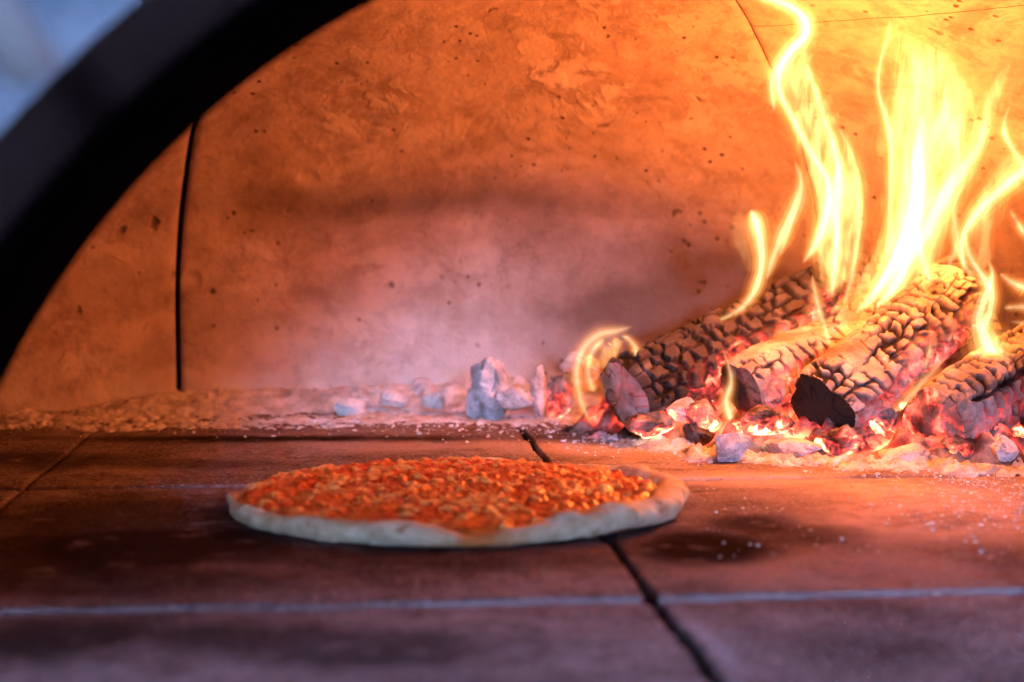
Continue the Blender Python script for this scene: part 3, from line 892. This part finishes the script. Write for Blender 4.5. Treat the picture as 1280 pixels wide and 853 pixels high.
cr_ = mesh_obj('ash_crumbs', np.concatenate(cv), np.concatenate(cf), ASH)
tag(cr_, 'tiny loose crumbs of white ash scattered over the tiles in front of the fire', 'ash crumbs', kind='stuff')

# ------------------------------------------------------------------ flames: thin volumes of glowing gas
FCOL = ((1.0, 0.40, 0.085), (1.0, 0.57, 0.21), (1.0, 0.76, 0.46))
FMATS = {}


def mat_sheet(name, col, s):
    m, nt, out = M(name)
    e = N(nt, 'ShaderNodeEmission'); e.inputs['Color'].default_value = (*col, 1)
    n1 = noise(nt, coords(nt, (75, 40, 13)), 1.0, 3, 0.6, 1.2)
    nt.links.new(maprange(nt, n1, 0.36, 0.66, 0.12 * s, 1.9 * s), e.inputs['Strength'])
    nt.links.new(e.outputs[0], out.inputs['Volume'])
    m.cycles.volume_step_rate = 0.6
    return m


def flame_mats(k, sheet=False):
    k = round(k, 2)
    if sheet:
        if ('s', k) not in FMATS:
            FMATS['s', k] = [mat_flame('flame_halo', (1.0, 0.27, 0.035), 10 * k), mat_sheet('flame_sheet', FCOL[0], 38 * k), mat_sheet('flame_sheet_inner', FCOL[1], 80 * k)]
        return FMATS['s', k]
    if k not in FMATS:
        FMATS[k] = [mat_flame('flame_halo', (1.0, 0.27, 0.035), 13 * k), mat_flame('flame_outer', FCOL[0], 40 * k), mat_flame('flame_middle', FCOL[1], 90 * k), mat_flame('flame_core', FCOL[2], 230 * k)]
    return FMATS[k]


def catmull(ctrl, n):
    c = np.array(ctrl, float)
    c = np.concatenate([[2 * c[0] - c[1]], c, [2 * c[-1] - c[-2]]])
    m = len(c) - 3
    out_ = []
    for t in np.linspace(0, m - 1e-6, n):
        i = int(t); f = t - i
        a, b, d, e = c[i], c[i + 1], c[i + 2], c[i + 3]
        out_.append(0.5 * ((2 * b) + (-a + d) * f + (2 * a - 5 * b + 4 * d - e) * f * f + (-a + 3 * b - 3 * d + e) * f ** 3))
    return np.array(out_)


def strand(name, root, ctrl, d, k=1.0, d2=None, depth=0.6, shells=(1.0, 0.64, 0.30), seed=0, nring=26, n=90, fold=0.0):
    c = catmull(ctrl, n)
    t = np.linspace(0, 1, n)
    dd = d + ((d2 if d2 else d) - d) * t + 0.010 * vnoise(np.stack([t * 3, t * 0 + seed, t * 0], 1), seed)
    dd = dd - 0.20 * np.clip((380 - c[:, 1]) / 380, 0, 1.05) ** 1.1      # the draught leans the tips towards the mouth
    cen = np.array([P(q[0], q[1], e) for q, e in zip(c, dd)])
    w = np.maximum(c[:, 2], 0.15) * dd / FPX * (1.2 if len(shells) == 3 else 1.05)
    w = w * (1 + 0.10 * vnoise(np.stack([t * 9, t * 0 + seed, t * 0], 1), seed + 3))
    endt = np.sqrt(np.clip(np.minimum(t, 1 - t) / 0.05, 0.02, 1))
    w = w * endt
    tan = np.gradient(cen, axis=0); tan /= np.linalg.norm(tan, axis=1)[:, None]
    side = np.cross(tan, np.array([0, 1.0, 0])[None]); side /= np.linalg.norm(side, axis=1)[:, None]
    nor = np.cross(side, tan)
    ph = np.linspace(0, 2 * math.pi, nring, endpoint=False)
    vs_, fs_, mi = [], [], []
    off = 0
    mats_ = flame_mats(k, len(shells) == 2)
    if len(shells) > 1: shells = (1.45 if len(shells) == 3 else 1.16,) + tuple(shells)
    else: mats_ = mats_[1:2]
    for si, sc in enumerate(shells):
        P_ = []
        for i in range(n):
            a = np.cos(ph) * w[i] * sc; b = np.sin(ph) * w[i] * depth * sc
            b = b + fold * w[i] * np.cos(ph) ** 2
            P_.append(cen[i] + side[i][None] * a[:, None] + nor[i][None] * b[:, None])
        P_ = np.concatenate(P_ + [[cen[0] - tan[0] * w[0] * .5], [cen[-1] + tan[-1] * w[-1] * .5]])
        f = grid_faces(n, nring, wrap_v=True)
        i0, i1 = n * nring, n * nring + 1
        tri = [(j, (j + 1) % nring, i0) for j in range(nring)]
        tri2 = [((n - 1) * nring + (j + 1) % nring, (n - 1) * nring + j, i1) for j in range(nring)]
        vs_.append(P_)
        fs_ += [tuple(int(x) + off for x in q) for q in f] + [tuple(x + off for x in q) for q in tri + tri2]
        mi += [si] * (len(f) + 2 * nring)
        off += len(P_)
    V_ = np.concatenate(vs_)
    loc = np.array(root.location) if root is not None else 0
    o = mesh_obj(name, V_ - loc, fs_, mats_[:len(shells)], root, matidx=mi)
    import bmesh
    bm = bmesh.new(); bm.from_mesh(o.data); bmesh.ops.recalc_face_normals(bm, faces=bm.faces); bm.to_mesh(o.data); bm.free()
    return o


def flame(label, base, strands):
    root = empty('flame', base)
    tag(root, label, 'flame', 'flames rising from the logs')
    for i, s_ in enumerate(strands):
        kw = dict(s_[2]) if len(s_) > 2 else {}
        strand('flame_tongue', root, s_[0], s_[1], seed=int(abs(s_[0][0][0])) + i, **kw)
    return root


BODY = dict(k=0.75, depth=0.35, shells=(1.0, 0.80))
flame('tall left flame narrowing to a tip curled over to the left', P(1040, 340, 1.49), [
    ([(1040, 372, 20), (1048, 300, 30), (1050, 240, 33), (1030, 185, 36), (1010, 140, 36), (993, 105, 30), (1000, 75, 18), (1012, 48, 14), (1003, 20, 14), (975, 3, 12), (935, -4, 8)], 1.49, BODY),
    ([(1003, 330, 4), (1020, 305, 10), (1033, 265, 12), (1034, 225, 11), (1014, 192, 8), (992, 150, 8), (975, 115, 8), (975, 88, 9), (992, 60, 10), (1008, 42, 11), (1002, 20, 9), (978, 5, 7), (935, -3, 4)], 1.485, dict(k=1.0)),
    ([(1040, 372, 5), (1044, 320, 10), (1046, 270, 12), (1048, 215, 11), (1040, 175, 8), (1031, 150, 6), (1018, 110, 6), (1008, 80, 7)], 1.49, dict(k=0.9)),
    ([(1052, 392, 4), (1068, 330, 7), (1073, 280, 7), (1072, 225, 6), (1062, 185, 5), (1048, 160, 3)], 1.50, dict(k=0.6)),
    ([(968, 140, 5), (966, 100, 11), (984, 68, 14), (1006, 44, 15), (1003, 20, 13), (980, 4, 10), (945, -6, 7), (915, -8, 3)], 1.48, dict(k=0.8)),
    ([(1085, 200, 4), (1078, 180, 9), (1062, 150, 11), (1042, 125, 5)], 1.51, dict(k=0.12, shells=(1.0,)))])
flame('broad central white hot flame, the brightest of all', P(1140, 370, 1.45), [
    ([(1120, 390, 26), (1138, 330, 44), (1150, 270, 50), (1160, 215, 58), (1165, 165, 66), (1158, 115, 56), (1140, 75, 36), (1120, 45, 14), (1112, 26, 5)], 1.47, dict(k=0.45, depth=0.3, shells=(1.0, 0.80))),
    ([(1080, 388, 6), (1102, 355, 16), (1125, 320, 26), (1140, 280, 30), (1148, 235, 28), (1147, 195, 22), (1150, 165, 14), (1152, 140, 6)], 1.45, dict(k=0.6, depth=0.6)),
    ([(1110, 360, 8), (1135, 325, 16), (1160, 285, 22), (1180, 245, 22), (1205, 210, 20), (1225, 180, 14), (1234, 145, 8), (1236, 115, 4)], 1.455, dict(k=0.4)),
    ([(1106, 330, 4), (1112, 290, 6), (1113, 240, 6), (1114, 190, 6), (1108, 150, 7), (1098, 115, 6), (1100, 80, 6), (1110, 45, 5), (1112, 26, 2)], 1.46, dict(k=0.75)),
    ([(1175, 270, 10), (1190, 215, 20), (1188, 165, 26), (1175, 120, 22), (1150, 80, 14), (1125, 50, 6)], 1.47, dict(k=0.5, depth=0.4, shells=(1.0, 0.7))),
    ([(1210, 210, 8), (1225, 165, 16), (1235, 130, 18), (1250, 100, 10), (1262, 80, 3)], 1.48, dict(k=0.45, shells=(1.0, 0.7))),
    ([(1180, 345, 4), (1196, 305, 8), (1192, 262, 8), (1204, 225, 4), (1201, 200, 2)], 1.45, dict(k=0.4)),
    ([(1118, 300, 5), (1128, 255, 9), (1124, 205, 9), (1132, 160, 7), (1126, 120, 3)], 1.46, dict(k=0.3, shells=(1.0, 0.7))),
    ([(1060, 372, 6), (1090, 340, 14), (1108, 305, 12), (1112, 270, 5)], 1.46, dict(k=0.4, shells=(1.0, 0.7)))])
flame('right flame forking up towards the border of the picture', P(1240, 450, 1.42), [
    ([(1205, 340, 4), (1203, 300, 10), (1220, 268, 13), (1250, 238, 14), (1282, 212, 15), (1310, 190, 8)], 1.44, dict(k=0.85)),
    ([(1285, 215, 8), (1268, 190, 9), (1256, 168, 7), (1256, 150, 5), (1262, 132, 2)], 1.44, dict(k=0.7)),
    ([(1205, 290, 4), (1212, 320, 8), (1228, 345, 9), (1240, 365, 9), (1236, 395, 11), (1226, 415, 8)], 1.42, dict(k=0.75)),
    ([(1190, 280, 3), (1195, 310, 6), (1215, 345, 6), (1235, 360, 4)], 1.43, dict(k=0.45)),
    ([(1232, 335, 12), (1226, 285, 20), (1246, 235, 22), (1272, 195, 14), (1280, 165, 4)], 1.45, dict(k=0.3, shells=(1.0, 0.7))),
    ([(1262, 262, 4), (1276, 285, 7), (1296, 318, 6)], 1.44, dict(k=0.4))])
flame('white teardrop flame in front of the right log', P(1240, 470, 1.35), [
    ([(1246, 474, 9), (1242, 450, 19), (1232, 425, 19), (1224, 400, 12), (1232, 372, 12), (1240, 345, 6), (1236, 325, 2)], 1.34, dict(k=0.75)),
    ([(1250, 478, 8), (1250, 455, 18), (1240, 430, 16), (1230, 410, 8)], 1.345, dict(k=0.2, shells=(1.0, 0.7)))])
flame('pale flame licking in from the right border above the last log', P(1290, 400, 1.44), [
    ([(1310, 372, 12), (1285, 362, 10), (1265, 353, 7), (1250, 342, 3)], 1.42, dict(k=0.85)),
    ([(1300, 385, 8), (1275, 384, 7), (1255, 385, 4)], 1.43, dict(k=0.6)),
    ([(1300, 412, 5), (1280, 405, 5), (1264, 402, 2)], 1.42, dict(k=0.5))])
flame('left hand flame sweeping down along the top of the leaning log', P(900, 400, 1.47), [
    ([(868, 408, 2), (900, 400, 4), (926, 386, 7), (944, 362, 9), (952, 330, 11), (950, 300, 13), (945, 278, 13), (938, 262, 6)], 1.46, dict(k=0.9)),
    ([(940, 340, 10), (932, 310, 16), (925, 285, 14), (922, 265, 5)], 1.48, dict(k=0.10, shells=(1.0, 0.7)))])
flame('slim pointed flame just left of the tall curled one', P(965, 350, 1.48), [
    ([(958, 350, 4), (968, 318, 10), (982, 285, 13), (997, 252, 12), (1001, 225, 7), (993, 200, 2)], 1.48, dict(k=0.55)),
    ([(975, 320, 4), (985, 290, 6), (992, 262, 5), (996, 235, 2)], 1.475, dict(k=0.6))])
flame('curled hook shaped flame low at the left end of the leaning log', P(740, 533, 1.40), [
    ([(742, 534, 3), (730, 512, 6), (722, 482, 9), (722, 455, 10), (732, 432, 10), (750, 418, 10), (770, 414, 7), (792, 408, 2)], 1.40, dict(k=0.55)),
    ([(742, 490, 8), (735, 465, 7), (740, 440, 7), (755, 424, 5)], 1.405, dict(k=0.6)),
    ([(782, 464, 3), (791, 450, 6), (795, 438, 7), (786, 424, 5), (776, 420, 2)], 1.41, dict(k=0.8)),
    ([(748, 460, 8), (762, 440, 12), (776, 425, 8)], 1.42, dict(k=0.5, shells=(1.0, 0.7)))])
flame('small teardrop flame between the leaning log and the stubby log', P(912, 530, 1.36), [
    ([(922, 536, 3), (912, 520, 8), (908, 500, 9), (914, 478, 6), (910, 455, 3), (903, 436, 1)], 1.355, dict(k=0.95))])
flame('thin spiky flame on the stubby log below the tall curled one', P(1036, 430, 1.43), [
    ([(1038, 432, 3), (1032, 412, 6), (1024, 388, 7), (1018, 362, 5), (1015, 343, 2)], 1.42, dict(k=0.7)),
    ([(1012, 432, 8), (1016, 400, 14), (1022, 370, 10), (1026, 345, 3)], 1.44, dict(k=0.10, shells=(1.0, 0.7)))])
flame('slanting yellow flame in the gap right of the middle log', P(1105, 545, 1.37), [
    ([(1098, 550, 5), (1114, 522, 11), (1138, 495, 10), (1160, 470, 7), (1184, 445, 3)], 1.365, dict(k=0.42)),
    ([(1155, 462, 3), (1162, 440, 5), (1164, 422, 2)], 1.36, dict(k=0.6))])
flame('low flame spreading over the top of the middle log', P(1090, 390, 1.44), [
    ([(1070, 392, 4), (1085, 375, 9), (1104, 350, 10), (1114, 325, 8), (1122, 300, 4)], 1.42, dict(k=0.6)),
    ([(1095, 385, 6), (1112, 366, 13), (1128, 345, 12), (1135, 320, 6)], 1.43, dict(k=0.9)),
    ([(1170, 370, 4), (1158, 340, 8), (1150, 310, 8), (1148, 285, 4)], 1.43, dict(k=0.7))])

# ------------------------------------------------------------------ light
def lamp(name, typ, loc, energy, color, size=0.03, rot=None, size_y=None):
    l = bpy.data.lights.new(name, typ); l.energy = energy; l.color = color
    if typ == 'POINT': l.shadow_soft_size = size
    elif typ == 'AREA':
        l.shape = 'RECTANGLE' if size_y else 'SQUARE'; l.size = size
        if size_y: l.size_y = size_y
    o = bpy.data.objects.new(name, l); o.location = Vector(loc); C.objects.link(o)
    if rot is not None: o.rotation_euler = rot
    return o


FIRE = (1.0, 0.205, 0.030)
lamp('fire_light', 'POINT', P(1090, 235, 1.31), 5.6, FIRE, 0.06)
lamp('fire_light', 'POINT', P(1005, 240, 1.37), 3.6, FIRE, 0.04)
lamp('fire_light', 'POINT', P(1190, 290, 1.40), 1.5, FIRE, 0.05)

def aim(o, at):
    o.rotation_euler = (Vector(at) - o.location).to_track_quat('-Z', 'Y').to_euler()


wx_, wy_ = ov(-0.24, -1.7)
cool = lamp('cool_light', 'AREA', (wx_, wy_, 0.56), 0.56, (0.39, 0.56, 1.0), 0.34, size_y=0.26)
aim(cool, P(375, 455, 1.66)); cool.data.spread = math.radians(11)
low = lamp('cool_light', 'AREA', (0.62, -1.75, 0.50), 0.75, (0.36, 0.52, 1.0), 0.34, size_y=0.26)  # added cool lamp to brighten the lumps along the front of the fire
aim(low, P(1060, 590, 1.28)); low.data.spread = math.radians(14)
room = lamp('cool_light', 'AREA', (0.55, -0.2, 1.5), 24, (0.40, 0.52, 1.0), 0.8, size_y=0.6)  # added overhead lamp to put cool light on the front floor
aim(room, (0.2, 0.9, 0.0))

w = bpy.data.worlds.new('World'); S.world = w; w.use_nodes = True
w.node_tree.nodes['Background'].inputs[0].default_value = (0.34, 0.44, 1.0, 1)
w.node_tree.nodes['Background'].inputs[1].default_value = 0.22

# ------------------------------------------------------------------ camera, render
cam = bpy.data.cameras.new('camera'); co_ = bpy.data.objects.new('camera', cam); C.objects.link(co_)
co_.location = Vector(CAM); co_.rotation_euler = (math.pi / 2 - PITCH, 0, 0)
cam.sensor_width = 36; cam.lens = FPX / 1280 * 36; cam.clip_start = 0.01; cam.clip_end = 50
cam.dof.use_dof = True; cam.dof.focus_distance = 1.30; cam.dof.aperture_fstop = 5.2
S.camera = co_
S.render.engine = 'CYCLES'
S.cycles.use_denoising = True
S.cycles.use_adaptive_sampling = True; S.cycles.adaptive_threshold = 0.06; S.cycles.adaptive_min_samples = 24
S.cycles.sample_clamp_indirect = 3.0
S.cycles.max_bounces = 6; S.cycles.diffuse_bounces = 3; S.cycles.volume_bounces = 0
S.view_settings.view_transform = 'Standard'; S.view_settings.look = 'None'
S.view_settings.exposure = 0; S.view_settings.gamma = 1
